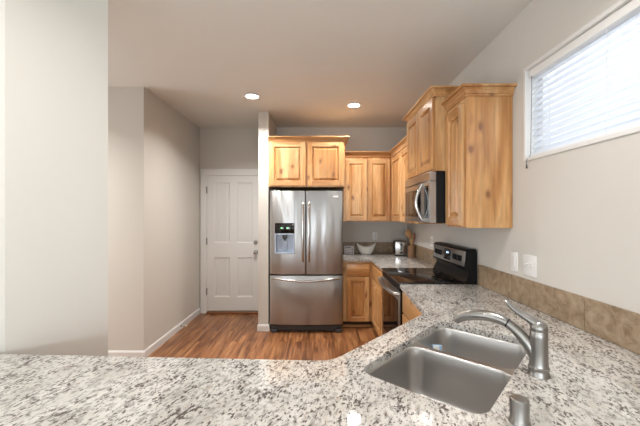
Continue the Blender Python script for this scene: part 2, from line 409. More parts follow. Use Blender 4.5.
def base(name, path, h=0.085, t=0.013):
    bm = B(); sweep(bm, path, [(0, 0.001), (t, 0.001), (t, h*0.78), (t*0.75, h*0.9), (t*0.35, h), (0, h)]); return struct(name, bm, 'trim')
base('baseboard_hall', [(-3.0, 3.34), (-1.80, 3.34), (-1.80, 4.878)])
base('baseboard_pier', [(-0.781, 4.89), (-0.781, 4.14), (-0.652, 4.14), (-0.652, 4.22)])
base('baseboard_partition', [(-1.135, 1.705), (-1.050, 1.620), (-1.310, 1.360), (LX+.05, 1.360)][::-1])

# door casing + threshold
bm = B()
box(bm, -1.785, -1.690, YB-0.022, YB, 0.001, 2.06, 0.004); box(bm, -0.90, -0.79, YB-0.022, YB, 0.001, 2.06, 0.004)
box(bm, -1.785, -0.785, YB-0.026, YB, 2.06, 2.158, 0.004)
struct('trim_1', bm, 'trim')
bm = B(); box(bm, -1.688, -0.90, YB-0.05, YB, 0.001, 0.028, 0.006); struct('trim_2', bm, 'thresh')

# ------------------------------------------------------------------ entry door (four tall panels)
def cottage_door():
    bm = B(); F = (Vector((-1.688, YB-0.001, 0.045)), Vector((1, 0, 0)), Vector((0, 0, 1)), Vector((0, -1, 0)))
    W, Hh = 0.785, 2.012
    us = (0.0, 0.105, 0.345, 0.445, 0.685, W)
    vs = (0.0, 0.20, 0.795, 1.01, 1.915, Hh)
    n0, n1, nr = 0.0, 0.018, 0.006
    for i in (0, 2, 4): fbox(bm, F, us[i], us[i+1], 0, Hh, n0, n1)
    for i in (0, 2, 4):
        for j in (1, 3): fbox(bm, F, us[j], us[j+1], vs[i], vs[i+1], n0, n1)
    O, U, V, Nn = F
    for j in (1, 3):
        for i in (1, 3):
            u0, u1, v0, v1 = us[j], us[j+1], vs[i], vs[i+1]
            rings = []
            for ins, n in ((0, n1), (0.010, n1-0.004), (0.016, nr), (0.026, nr)):
                rings.append([O+U*u+V*v+Nn*n for u, v in ((u0+ins, v0+ins), (u1-ins, v0+ins), (u1-ins, v1-ins), (u0+ins, v1-ins))])
            loft(bm, rings)
            # planked field with v grooves
            a, b_ = u0+0.026, u1-0.026; k = 4; wpl = (b_-a)/k
            for q in range(k):
                fbox(bm, F, a+q*wpl+0.0015, a+(q+1)*wpl-0.0015, v0+0.026, v1-0.026, 0.001, nr+0.001, 0.001, seg=1)
    d = struct('door_1', bm, 'door')
    d['label'] = 'white four panel cottage door at the end of the hallway'
    for z in (1.843, 1.08, 0.33):
        bm = B(); box(bm, -1.700, -1.680, YB-0.028, YB-0.019, z-0.05, z+0.05, 0.002); tube(bm, [(-1.692, YB-0.030, z-0.052), (-1.692, YB-0.030, z+0.052)], 0.006, 10)
        obj('hinge', bm, 'nickel', d, True)
    bm = B(); lathe(bm, (-0.957, YB-0.019, 0.915), [(0.032, 0), (0.032, -0.006), (0.014, -0.012), (0.012, -0.03), (0.022, -0.036), (0.028, -0.05), (0.024, -0.062), (0.0, -0.066)], 24, 'Y')
    obj('door_knob', bm, 'nickel', d, True)
    bm = B(); lathe(bm, (-0.960, YB-0.019, 1.062), [(0.032, 0), (0.032, -0.008), (0.026, -0.018), (0.0, -0.020)], 24, 'Y'); box(bm, -0.964, -0.956, YB-0.052, YB-0.036, 1.046, 1.078, 0.002)
    obj('deadbolt', bm, 'nickel', d, True)
cottage_door()

# ------------------------------------------------------------------ high window: frame, glass, casing
bm = B()
fx0, fx1 = XR+0.085, XR+0.125
for y0, y1, z0, z1 in ((WY0, WY1, WZ0, WZ0+0.04), (WY0, WY1, WZ1-0.04, WZ1), (WY0, WY0+0.04, WZ0+.04, WZ1-.04), (WY1-0.04, WY1, WZ0+.04, WZ1-.04), (1.30, 1.34, WZ0+.04, WZ1-.04)):
    box(bm, fx0, fx1, y0, y1, z0, z1, 0.003)
wn = struct('window_1', bm, 'white'); wn['label'] = 'long narrow window set high in the right wall'
bm = B(); box(bm, XR+0.103, XR+0.107, WY0+0.04, WY1-0.04, WZ0+0.04, WZ1-0.04); obj('window_pane', bm, 'glass', wn)
# white lining of the recess, its lip just proud of the wall
bm = B()
xa, xb = XR-0.007, XR+0.085
box(bm, xa, xb, WY1-0.012, WY1+0.008, WZ0-0.008, WZ1+0.008, 0.002); box(bm, xa, xb, WY0-0.008, WY0+0.012, WZ0-0.008, WZ1+0.008, 0.002)
box(bm, xa, xb, WY0+0.012, WY1-0.012, WZ0-0.008, WZ0+0.012, 0.002); box(bm, xa, xb, WY0+0.012, WY1-0.012, WZ1-0.012, WZ1+0.008, 0.002)
struct('trim_3', bm, 'trim')
# horizontal blinds
bl = thing('window_blind', 'white horizontal slat blind lowered inside the high window', 'blind', (XR+0.04, 1.3, WZ0))
y0b, y1b = WY0+0.02, WY1-0.02
bm = B(); box(bm, XR+0.012, XR+0.075, y0b, y1b, WZ1-0.060, WZ1-0.014, 0.003); obj('headrail', bm, 'white', bl)
bm = B(); box(bm, XR+0.022, XR+0.066, y0b, y1b, WZ0+0.014, WZ0+0.028, 0.004); obj('bottom_rail', bm, 'white', bl)
nsl = 13; zt, zb = WZ1-0.078, WZ0+0.050
for i in range(nsl):
    z = zt+(zb-zt)*i/(nsl-1); bm = B()
    a = math.radians(52); hw = 0.025; cx = XR+0.044
    prof = []
    for k in range(7):
        t = -1+2*k/6; bow = 0.003*(1-t*t)
        prof.append(Vector((cx+t*hw*math.cos(a)-bow*math.sin(a), 0, z+t*hw*math.sin(a)+bow*math.cos(a))))
    top = [[Vector((p.x, y, p.z+0.0012)) for p in prof]+[Vector((p.x, y, p.z-0.0012)) for p in prof[::-1]] for y in (y0b, y1b)]
    loft(bm, top, True, True)
    obj('slat', bm, 'slat', bl, True, 60)
for y in (y1b-0.12, y1b-0.55, y1b-0.98, y0b+0.12):
    bm = B(); tube(bm, [(XR+0.018, y, WZ1-0.06), (XR+0.018, y, WZ0+0.02)], 0.0012, 6); obj('ladder_cord', bm, 'white', bl)
bm = B(); tube(bm, [(XR+0.010, y1b-0.03, WZ1-0.06), (XR+0.006, y1b-0.025, WZ0+0.03), (XR-0.012, y1b-0.01, WZ0-0.01), (XR-0.010, y1b-0.01, WZ0-0.03)], 0.0018, 6)
tube(bm, [(XR-0.010, y1b-0.01, WZ0-0.03), (XR-0.010, y1b-0.01, WZ0-0.055)], [0.003, 0.006], 8); obj('pull_cord', bm, 'greyplastic', bl)

# ------------------------------------------------------------------ ceiling downlights
def downlight(x, y, label, k=1.0):
    t = thing('ceiling_light', label, 'recessed light', (x, y, H))
    bm = B(); lathe(bm, (x, y, H), [(0.066, -0.0005), (0.092, -0.0005), (0.094, -0.004), (0.088, -0.008), (0.070, -0.009), (0.066, -0.004), (0.066, -0.0005)], 40, caps=False); obj('trim_ring', bm, 'white', t, True)
    bm = B(); lathe(bm, (x, y, H), [(0.0, -0.006), (0.045, -0.0055), (0.067, -0.003)], 32, caps=False); obj('lens', bm, 'lamp', t, True)
    l = bpy.data.lights.new('downlight', 'AREA'); l.shape = 'DISK'; l.size = 0.13; l.energy = CAN_POWER*k; l.color = CAN_COLOR; l.spread = math.radians(140)
    o = bpy.data.objects.new('downlight', l); o.location = (0, 0, -0.012); o.parent = t; col.objects.link(o)
downlight(-0.75, 3.605, 'round recessed ceiling light in front of the hallway and pier', 1.2)
downlight(0.405, 3.90, 'round recessed ceiling light in front of the corner wall cabinets', 0.7)
downlight(0.55, 1.15, 'added round recessed fill light above the sink, out of frame', 0.5)  # unseen fixture added as extra light over the sink
downlight(-1.0, 0.6, 'added round recessed fill light above the peninsula, out of frame', 0.5)  # another unseen fixture, added to fill the peninsula side
downlight(-1.6, -1.8, 'added unseen round recessed fill light in the living room', 0.6)  # unseen, added for general fill from behind
downlight(-3.0, 2.5, 'added round recessed fill light in the side passage, out of frame', 1.6)  # unseen fill for the hall, added to brighten its walls

# ------------------------------------------------------------------ cabinetry
def frame_at(p, U, Nn): return (Vector(p), Vector(U).normalized(), Vector((0, 0, 1)), Vector(Nn).normalized())
def panel_door(name, F, w_, h_, parent, stile=0.058, t=0.022, horiz='wx', drawer=False):
    """raised panel door with its lower-left corner at F's origin"""
    bm = B(); O, U, V, Nn = F
    if drawer:
        fbox(bm, F, 0, w_, 0, h_, 0, t, 0.004, 0)
        return obj(name, bm, [horiz], parent, True)
    s = min(stile, w_*0.27)
    fbox(bm, F, 0, s, 0, h_, 0, t, 0.003, 0); fbox(bm, F, w_-s, w_, 0, h_, 0, t, 0.003, 0)
    fbox(bm, F, s-0.001, w_-s+0.001, 0, s, 0, t-0.0003, 0.003, 1); fbox(bm, F, s-0.001, w_-s+0.001, h_-s, h_, 0, t-0.0003, 0.003, 1)
    rings = []
    for ins, n in ((-0.002, t*0.16), (0.012, t*0.14), (0.016, t*0.30), (0.036, t*0.84), (0.037, t*0.92), (0.041, t*0.92)):
        rings.append([O+U*u+V*v+Nn*n for u, v in ((s+ins, s+ins), (w_-s-ins, s+ins), (w_-s-ins, h_-s-ins), (s+ins, h_-s-ins))])
    loft(bm, rings, False, True)
    # small ogee lip around the frame opening
    rings = []
    for ins, n in ((-0.001, t), (0.003, t-0.002), (0.006, t*0.6), (0.007, t*0.14)):
        rings.append([O+U*u+V*v+Nn*n for u, v in ((s+ins, s+ins), (w_-s-ins, s+ins), (w_-s-ins, h_-s-ins), (s+ins, h_-s-ins))])
    loft(bm, rings)
    return obj(name, bm, ['wv', horiz], parent, False)
def crown(name, path, z0, z1, parent, m='wx', proj=0.052):
    h = z1-z0
    P = [(-0.015, z0), (0.010, z0), (0.012, z0+0.05*h), (0.012, z0+0.16*h), (0.006, z0+0.18*h), (0.006, z0+0.23*h), (0.012, z0+0.26*h), (0.015, z0+0.36*h), (0.021, z0+0.48*h), (0.030, z0+0.58*h), (0.038, z0+0.64*h),
         (0.038, z0+0.69*h), (0.032, z0+0.70*h), (0.032, z0+0.74*h), (proj-0.006, z0+0.76*h), (proj, z0+0.82*h), (proj, z0+0.93*h), (proj-0.006, z1), (-0.015, z1)]
    bm = B(); sweep(bm, path, P)
    return obj(name, bm, m, parent, True, 28)
UX, UY = (1, 0, 0), (0, 1, 0)

# cabinet over the refrigerator
c = thing('wall_cabinet', 'two door alder cabinet mounted directly above the refrigerator', 'cabinet', (-0.16, 4.5, 1.82))
bm = B(); box(bm, -0.648, 0.317, 4.12, YB-0.001, 1.822, 2.42, 0.002); obj('body', bm, 'wv', c)
F = lambda x, z: frame_at((x, 4.12, z), UX, (0, -1, 0))
panel_door('door', F(-0.632, 1.838), 0.452, 0.548, c); panel_door('door', F(-0.158, 1.838), 0.452, 0.548, c)
crown('crown_moulding', [(-0.650, 4.12), (0.317, 4.12), (0.317, YB-0.01)], 2.392, 2.455, c)
# back wall upper cabinet
c = thing('wall_cabinet', 'two door alder wall cabinet on the back wall above the white bowl', 'cabinet', (0.65, 4.68, 1.38))
bm = B(); box(bm, 0.320, 0.989, 4.49, YB-0.001, 1.38, 2.31, 0.002); obj('body', bm, 'wv', c)
F = lambda x, z: frame_at((x, 4.49, z), UX, (0, -1, 0))
panel_door('door', F(0.348, 1.392), 0.300, 0.838, c, 0.055); panel_door('door', F(0.657, 1.392), 0.300, 0.838, c, 0.055)
# crown continues round the corner onto the next cabinet; each run is mitred at the corner
crown('crown_moulding', [(0.322, 4.49), (0.989, 4.49)], 2.262, 2.335, c)
# right wall, far upper cabinet
c = thing('wall_cabinet', 'alder wall cabinet in the corner between back wall and microwave', 'cabinet', (1.15, 3.9, 1.38))
bm = B(); box(bm, 0.989, XR-0.001, 3.302, YB-0.002, 1.38, 2.31, 0.002); obj('body', bm, 'wv', c)
F = lambda y, z: frame_at((0.989, y, z), (0, -1, 0), (-1, 0, 0))
panel_door('door', F(4.43, 1.392), 0.47, 0.838, c, 0.055, horiz='wy'); panel_door('door', F(3.945, 1.392), 0.47, 0.838, c, 0.055, horiz='wy')
crown('crown_moulding', [(0.989, 4.47), (0.989, 3.304)], 2.262, 2.335, c, 'wy')
# cabinet above the microwave (deeper and taller)
c = thing('wall_cabinet', 'raised two door alder cabinet mounted directly above the microwave', 'cabinet', (1.1, 2.92, 1.81))
bm = B(); box(bm, 0.894, XR-0.001, 2.538, 3.300, 1.812, 2.42, 0.002); obj('body', bm, 'wv', c)
F = lambda y, z: frame_at((0.894, y, z), (0, -1, 0), (-1, 0, 0))
panel_door('door', F(3.290, 1.826), 0.366, 0.558, c, 0.055, horiz='wy'); panel_door('door', F(2.914, 1.826), 0.366, 0.558, c, 0.055, horiz='wy')
crown('crown_moulding', [(XR-0.01, 3.300), (0.894, 3.300), (0.894, 2.538), (XR-0.01, 2.538)], 2.388, 2.455, c, 'wy')
# near upper cabinet with its broad end panel
c = thing('wall_cabinet', 'single door alder cabinet with wide knotty end panel beside the window', 'cabinet', (1.15, 2.37, 1.38))
bm = B(); box(bm, 0.989, XR-0.001, 2.208, 2.536, 1.38, 2.31, 0.002); obj('body', bm, 'wv', c)
F = lambda y, z: frame_at((0.989, y, z), (0, -1, 0), (-1, 0, 0))
panel_door('door', F(2.525, 1.392), 0.290, 0.838, c, 0.06, horiz='wy')
crown('crown_moulding', [(0.989, 2.536), (0.989, 2.208), (XR-0.002, 2.208)], 2.270, 2.339, c, 'wy')

# base cabinets
CZ0, CZ1 = 0.870, 0.900
c = thing('base_cabinet', 'alder base cabinet with drawer over door beside the refrigerator', 'cabinet', (0.5, 4.5, 0))
bm = B(); box(bm, 0.300, 0.6795, 4.24, YB-0.001, 0.09, CZ0-0.001, 0.002); obj('body', bm, 'wv', c)
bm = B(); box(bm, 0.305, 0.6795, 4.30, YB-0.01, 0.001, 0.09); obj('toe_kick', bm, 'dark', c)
bm = B(); box(bm, 0.302, 0.6795, 4.288, 4.298, 0.001, 0.03, 0.002); obj('shoe_moulding', bm, 'wx', c)
F = lambda x, z: frame_at((x, 4.24, z), UX, (0, -1, 0))
panel_door('drawer', F(0.345, 0.682), 0.290, 0.162, c, drawer=True); panel_door('door', F(0.345, 0.095), 0.290, 0.572, c, 0.055)
c = thing('base_cabinet', 'alder corner base cabinet between the range and the back wall', 'cabinet', (1.0, 3.9, 0))
bm = B(); box(bm, 0.685, XR-0.001, 3.462, YB-0.001, 0.09, CZ0-0.001, 0.002); obj('body', bm, 'wv', c)
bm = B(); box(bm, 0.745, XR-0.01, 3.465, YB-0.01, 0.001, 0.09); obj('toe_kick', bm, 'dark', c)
F = lambda y, z: frame_at((0.685, y, z), (0, -1, 0), (-1, 0, 0))
panel_door('drawer', F(4.175, 0.682), 0.66, 0.162, c, horiz='wy', drawer=True); panel_door('door', F(4.175, 0.095), 0.66, 0.572, c, 0.06, horiz='wy')
c = thing('base_cabinet', 'alder base cabinet with drawer on the near side of the range', 'cabinet', (1.0, 2.3, 0))
bm = B(); box(bm, 0.690, XR-0.001, 1.935, 2.672, 0.09, CZ0-0.001, 0.002); obj('body', bm, 'wv', c)
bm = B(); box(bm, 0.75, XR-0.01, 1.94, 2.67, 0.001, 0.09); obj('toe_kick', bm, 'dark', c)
F = lambda y, z: frame_at((0.690, y, z), (0, -1, 0), (-1, 0, 0))
panel_door('drawer', F(2.655, 0.682), 0.66, 0.162, c, horiz='wy', drawer=True); panel_door('door', F(2.655, 0.095), 0.66, 0.572, c, 0.06, horiz='wy')
# diagonal sink base: hollow carcass
c = thing('base_cabinet', 'diagonal alder sink base cabinet below the double bowl sink', 'cabinet', (0.7, 1.3, 0))
p0 = Vector((0.685, 1.925)); p1 = Vector((0.145, 1.310)); U2 = (p1-p0).normalized(); N2 = Vector((-U2.y, U2.x))
N2 = N2 if N2.dot(Vector((-1, 1))) > 0 else -N2
Fd = (Vector((p0.x, p0.y, 0)), Vector((U2.x, U2.y, 0)), Vector((0, 0, 1)), Vector((N2.x, N2.y, 0))); Ld = (p1-p0).length
bm = B(); fbox(bm, Fd, 0, Ld, 0.09, CZ0-0.001, -0.018, 0, 0.001)
obj('body', bm, 'wv', c)
bm = B(); fbox(bm, Fd, 0, Ld, 0.001, 0.09, -0.075, -0.06); obj('toe_kick', bm, 'dark', c)
for k in range(2):
    Fk = (Fd[0]+Fd[1]*(0.03+k*(Ld/2-0.01))+Vector((0, 0, 0.095)), Fd[1], Fd[2], Fd[3])
    panel_door('door', Fk, Ld/2-0.05, 0.72, c, 0.058, horiz='wx')
c = thing('base_cabinet', 'alder peninsula base cabinet below the long granite counter', 'cabinet', (-1.0, 0.9, 0))
bm = B(); box(bm, -2.4, 0.13, 0.72, 1.235, 0.09, CZ0-0.001, 0.002); obj('body', bm, 'wv', c)
bm = B(); box(bm, -2.39, 0.12, 0.74, 1.17, 0.001, 0.09); obj('toe_kick', bm, 'dark', c)
F = lambda x, z: frame_at((x, 1.235, z), (-1, 0, 0), (0, 1, 0))
for k in range(2): panel_door('door', F(0.05-k*0.43, 0.095), 0.41, 0.75, c, 0.058)

# ------------------------------------------------------------------ granite counters
def rrect(a0, a1, b0, b1, r, n=8):
    pts = []
    for cx, cy, s in ((a1-r, b1-r, 0), (a0+r, b1-r, 90), (a0+r, b0+r, 180), (a1-r, b0+r, 270)):
        for k in range(n+1):
            t = math.radians(s+90*k/n); pts.append((cx+r*math.cos(t), cy+r*math.sin(t)))
    return pts
SC = Vector((0.552, 1.336)); ANG = math.radians(48.0)
E2 = Vector((math.cos(ANG), math.sin(ANG))); E1 = Vector((math.sin(ANG), -math.cos(ANG)))
def SL(a, b_): p = SC+E1*a+E2*b_; return (p.x, p.y)
hole = [SL(a, b_) for a, b_ in rrect(-0.212, 0.216, -0.385, 0.376, 0.062)]
outer = [(-2.6, 1.3435), (-1.45, 1.3435), (-1.306, 1.336), (-0.02, 1.274), (0.03, 1.276), (0.07, 1.300), (0.208, 1.449), (0.590, 1.875), (0.606, 1.897), (0.614, 1.925), (0.656, 2.678),
         (XR-0.001, 2.678), (XR-0.001, 0.40), (-2.6, 0.40)]
bm = B(); slab(bm, outer, [hole], CZ0, CZ1)
tag(obj('granite_countertop', bm, 'granite'), 'large speckled granite peninsula countertop with cut out for the sink', 'countertop')
outer = [(0.298, 4.21), (0.640, 4.21), (0.662, 4.19), (0.662, 3.455), (XR-0.001, 3.455), (XR-0.001, YB-0.001), (0.298, YB-0.001)]
bm = B(); slab(bm, outer, [], CZ0, CZ1)
tag(obj('granite_countertop', bm, 'granite'), 'smaller speckled granite countertop in the far corner between refrigerator and range', 'countertop')

# tile backsplashes
def splash(label, F, length, starts, h=0.165):
    bm = B(); fbox(bm, F, 0, length, 0, h-0.002, 0, 0.007, 0, 1)
    cuts = [0]+[s for s in starts if 0 < s < length]+[length]
    for a, b_ in zip(cuts, cuts[1:]): fbox(bm, F, a+0.0012, b_-0.0012, 0.002, h, 0.0, 0.011, 0.0018, 0)
    return tag(obj('tile_backsplash', bm, ['tile', 'grout']), label, 'backsplash')
ZB = CZ1+0.0005
splash('tan stone tile backsplash along the right wall beside the faucet', frame_at((XR-0.0005, 2.676, ZB), (0, -1, 0), (-1, 0, 0)), 2.276, [0.4715, 1.079, 1.6865, 2.294])
splash('tan stone tile backsplash on the right wall behind the utensil crock', frame_at((XR-0.0005, 4.886, ZB), (0, -1, 0), (-1, 0, 0)), 1.425, [0.4, 0.8, 1.2])
splash('tan stone tile backsplash on the back wall behind the white bowl', frame_at((0.30, YB-0.0005, ZB), UX, (0, -1, 0)), 0.99, [0.3, 0.6, 0.9])

# ------------------------------------------------------------------ sink
sk = thing('double_bowl_sink', 'stainless steel double bowl sink set under the granite counter', 'sink', (SC.x, SC.y, 0.66))
def sring(a0, a1, b0, b1, r, z): return [Vector((*SL(a, b_), z)) for a, b_ in rrect(a0, a1, b0, b1, r)]
bowls = [(-0.215, 0.219, -0.388, 0.040, 0.066, 0.215), (-0.215, 0.219, 0.066, 0.379, 0.075, 0.19)]
bm = B()
fl_out = [SL(a, b_) for a, b_ in rrect(-0.240, 0.242, -0.41, 0.40, 0.09)]
hs = [[SL(a, b_) for a, b_ in rrect(q[0], q[1], q[2], q[3], q[4])] for q in bowls]
slab(bm, fl_out, hs, 0.8655, 0.8692); obj('rim', bm, 'sink', sk)
for q in bowls:
    bm = B(); a0, a1, b0, b1, r, dep = q; rings = []
    for ins, z in ((0, 0), (0.0025, -0.003), (0.005, -0.010), (0.010, -0.08), (0.016, -dep+0.045), (0.022, -dep+0.022), (0.034, -dep+0.008), (0.055, -dep)):
        rings.append(sring(a0+ins, a1-ins, b0+ins, b1-ins, max(r-ins*0.6, 0.02), 0.8690+z))
    am, bmid = (a0+a1)/2, (b0+b1)/2
    ctr = [Vector((*SL(am+0.045*math.cos(t), bmid+0.045*math.sin(t)), 0.8690-dep-0.003)) for t in [0]]
    # floor converges on the drain
    n = len(rings[0]); dr = []
    for k in range(n):
        v = rings[-1][k]; cc = Vector((*SL(am, bmid), v.z)); d = (v-cc); d.z = 0
        dr.append(Vector((cc.x, cc.y, 0.8690-dep-0.004))+d.normalized()*0.045)
    rings.append(dr)
    loft(bm, rings); obj('bowl', bm, 'sink', sk, True, 50)
    bm = B(); cc = SL(am, bmid); lathe(bm, (cc[0], cc[1], 0.8690-dep), [(0.047, -0.003), (0.044, 0.0), (0.036, -0.004), (0.030, -0.014), (0.0, -0.016)], 32, caps=False); obj('drain', bm, 'chrome', sk, True)
# small sponge in the far bowl
bm = B(); p = SL(-0.195, 0.235)
Fs = (Vector((p[0], p[1], 0.6805)), Vector((1, 0, 0)), Vector((0, 0, 1)), Vector((0, -1, 0)))
sp = thing('scrub_sponge', 'small white and pale blue sponge standing on end in the far sink bowl', 'sponge', Fs[0])
fbox(bm, Fs, 0, 0.046, 0, 0.134, -0.012, 0.008, 0.004); obj('sponge_body', bm, 'blue', sp, True)
bm = B(); fbox(bm, Fs, 0.001, 0.030, 0.001, 0.135, 0.008, 0.015, 0.002); obj('scrub_pad', bm, 'white', sp, True)

# ------------------------------------------------------------------ faucet
fb = Vector((0.775, 1.158, CZ1)); fd = Vector((-0.70, 0.714, 0)).normalized()
fc = thing('kitchen_faucet', 'brushed nickel single lever pull out faucet behind the sink', 'faucet', fb)
bm = B(); lathe(bm, fb, [(0.0345, 0.0), (0.0345, 0.006), (0.032, 0.010), (0.0315, 0.022), (0.0335, 0.025), (0.0335, 0.030), (0.030, 0.034)], 36); obj('base_flange', bm, 'nickel', fc, True)
bm = B(); lathe(bm, fb, [(0.031, 0.034), (0.0290, 0.045), (0.0282, 0.09), (0.0278, 0.135), (0.0278, 0.152), (0.0262, 0.155), (0.0262, 0.158)], 36); obj('faucet_body', bm, 'nickel', fc, True)
bm = B(); lathe(bm, fb, [(0.0262, 0.158), (0.0276, 0.161), (0.0272, 0.172), (0.0235, 0.183), (0.016, 0.190), (0.006, 0.193), (0.0, 0.1935)], 36)
obj('lever_hub', bm, 'nickel', fc, True)
def bez(P, n=24):
    out = []
    for i in range(n+1):
        t = i/n; pts = [Vector(p) for p in P]
        while len(pts) > 1: pts = [a.lerp(b_, t) for a, b_ in zip(pts, pts[1:])]
        out.append(pts[0])
    return out
def fp(t, z, side=0.0): return fb+fd*t+Vector((0, 0, z))+Vector((fd.y, -fd.x, 0))*side
pl = bez([fp(-0.006, 0.160), fp(0.006, 0.192), fp(0.038, 0.196), fp(0.075, 0.208), fp(0.106, 0.246)], 22)
bm = B(); n = len(pl); tube(bm, pl, [(0.0225-0.0095*(i/(n-1))) if i < n-1 else 0.007 for i in range(n)], 16, flat=[(1.0, 0.9-0.35*i/(n-1)) for i in range(n)])
obj('lever_handle', bm, 'nickel', fc, True, 60)
P1 = bez([fp(0.004, 0.055), fp(0.030, 0.108), fp(0.062, 0.140), fp(0.098, 0.160)], 14)
bm = B(); tube(bm, P1, [0.0235-0.006*(i/14) for i in range(15)], 20); obj('spout', bm, 'nickel', fc, True, 60)
P2 = bez([fp(0.098, 0.160), fp(0.15, 0.183), fp(0.220, 0.176), fp(0.272, 0.152), fp(0.294, 0.128)], 22)
bm = B(); tube(bm, [P1[-1]-Vector((0, 0, 0.0)), P2[1]*0.35+P2[0]*0.65], 0.0182, 20); obj('joint_ring', bm, 'blackplastic', fc, True)
bm = B(); tube(bm, P2[0:], [0.0175+0.003*math.sin(PI*min(1, i/22*1.1)) if i > 0 else 0.016 for i in range(len(P2))], 20); sh = obj('spray_head', bm, 'nickel', fc, True, 60)
bm = B(); e = P2[-1]; tube(bm, [P2[-1]+(P2[-2]-P2[-1])*0.5, P2[-1]+(P2[-1]-P2[-2])*0.5], 0.0135, 18); obj('aerator', bm, 'blackplastic', sh, True)
bm = B(); q = [P2[i]+Vector((0, 0, -0.0165)) for i in (8, 10, 12, 14)]; tube(bm, q, [0.004, 0.007, 0.007, 0.004], 12, flat=(1, 0.6)); obj('spray_button', bm, 'blackplastic', sh, True)
# air gap cap
bm = B(); lathe(bm, (0.546, 0.895, CZ1), [(0.0275, 0.0), (0.0275, 0.004), (0.025, 0.008), (0.0235, 0.012), (0.0240, 0.058), (0.0232, 0.064), (0.020, 0.0668), (0.010, 0.0675), (0.0, 0.0675)], 36)
tag(obj('sink_air_gap', bm, 'nickel', None, True), 'short round nickel air gap cap on the counter near the sink', 'air gap cap')

# ------------------------------------------------------------------ refrigerator
fr = thing('refrigerator', 'stainless steel french door refrigerator with freezer drawer and dispenser', 'refrigerator', (-0.17, 4.45, 0))
FX0, FX1, FXM = -0.627, 0.285, -0.1745; FYF = 4.075
bm = B(); box(bm, FX0+0.006, FX1-0.006, FYF+0.075, YB-0.03, 0.03, 1.765, 0.004); obj('body', bm, 'blackplastic', fr)
def fdepth(x):  # gentle barrel curve across both doors
    t = (x-(FX0+FX1)/2)/((FX1-FX0)/2); return FYF-0.028*(1-t*t)
def fr_panel(name, x0, x1, z0, z1, cut=None, rr=0.010):
    """curved door slab, optional rectangular recess cut=(x0,x1,z0,z1)"""
    bm = B(); n = 14
    xs = sorted(set([x0, x0+rr*0.35, x0+rr]+[x0+rr+(x1-x0-2*rr)*i/n for i in range(n+1)]+[x1-rr*0.35, x1]+([cut[0], cut[1]] if cut else [])))
    zs = [z0, z0+rr*0.35, z0+rr]+([cut[2], cut[3]] if cut else [])+[z1-rr, z1-rr*0.35, z1]
    def yf(x, z):
        e = 0.0
        for dd in (x-x0, x1-x, z-z0, z1-z):
            if dd < rr: e = max(e, rr-math.sqrt(max(0, rr*rr-(rr-dd)**2)))
        return fdepth(x)+e
    G = [[bm.verts.new((x, yf(x, z), z)) for z in zs] for x in xs]
    Bk = [[bm.verts.new((x, FYF+0.068, z)) for z in zs] for x in xs]
    for i in range(len(xs)-1):
        for j in range(len(zs)-1):
            incut = cut and xs[i] >= cut[0]-1e-6 and xs[i+1] <= cut[1]+1e-6 and zs[j] >= cut[2]-1e-6 and zs[j+1] <= cut[3]+1e-6
            if not incut: bm.faces.new((G[i][j], G[i+1][j], G[i+1][j+1], G[i][j+1]))
            bm.faces.new((Bk[i][j], Bk[i][j+1], Bk[i+1][j+1], Bk[i+1][j]))
    for i in range(len(xs)-1):
        bm.faces.new((G[i][0], Bk[i][0], Bk[i+1][0], G[i+1][0])); bm.faces.new((G[i][-1], G[i+1][-1], Bk[i+1][-1], Bk[i][-1]))
    for j in range(len(zs)-1):
        bm.faces.new((G[0][j], G[0][j+1], Bk[0][j+1], Bk[0][j])); bm.faces.new((G[-1][j], Bk[-1][j], Bk[-1][j+1], G[-1][j+1]))
    return obj(name, bm, 'fridge', fr, True, 30)
DX0, DX1, DZ0, DZ1, DZM = -0.563, -0.316, 0.985, 1.370, 1.243
dl = fr_panel('door', FX0, FXM-0.003, 0.730, 1.772, (DX0, DX1, DZ0, DZ1))
drr = fr_panel('door', FXM+0.003, FX1, 0.730, 1.772)
dz = fr_panel('freezer_drawer', FX0, FX1, 0.105, 0.718)
yd = fdepth(-0.44)
# dispenser: display on top, recess below
bm = B(); box(bm, DX0+0.002, DX1-0.002, yd-0.006, yd+0.03, DZM, DZ1-0.002, 0.004); dp = obj('display_panel', bm, 'blackglass', dl, True)
for x in (-0.478, -0.402):
    bm = B(); box(bm, x-0.010, x+0.010, yd-0.0068, yd-0.0058, 1.300, 1.318); obj('display_light', bm, 'led', dp)
bm = B(); box(bm, -0.344, -0.330, yd-0.0068, yd-0.0058, 1.345, 1.352); obj('display_mark', bm, 'white', dp)
bm = B()  # recess shell
box(bm, DX0+0.002, DX1-0.002, yd+0.050, yd+0.058, DZ0+0.002, DZM)
box(bm, DX0+0.002, DX0+0.016, yd-0.004, yd+0.050, DZ0+0.002, DZM, 0.003); box(bm, DX1-0.016, DX1-0.002, yd-0.004, yd+0.050, DZ0+0.002, DZM, 0.003)
box(bm, DX0+0.016, DX1-0.016, yd-0.004, yd+0.050, DZ0+0.002, DZ0+0.020, 0.003); box(bm, DX0+0.016, DX1-0.016, yd-0.004, yd+0.050, DZM-0.020, DZM, 0.003)
obj('dispenser_recess', bm, 'dispgrey', dl)
bm = B(); box(bm, -0.468, -0.412, yd+0.004, yd+0.045, 1.175, DZM-0.02, 0.006); tube(bm, [(-0.44, yd+0.03, 1.175), (-0.44, yd+0.025, 1.15)], 0.012, 16); obj('dispenser_spout', bm, 'greyplastic', dl, True)
bm = B(); box(bm, -0.475, -0.405, yd+0.040, yd+0.049, 1.03, 1.165, 0.004); obj('dispenser_paddle', bm, 'dispgrey', dl, True)
bm = B()
for k in range(7): box(bm, DX0+0.03+k*0.028, DX0+0.044+k*0.028, yd+0.004, yd+0.045, DZ0+0.020, DZ0+0.023)
obj('drip_grille', bm, 'greyplastic', dl)
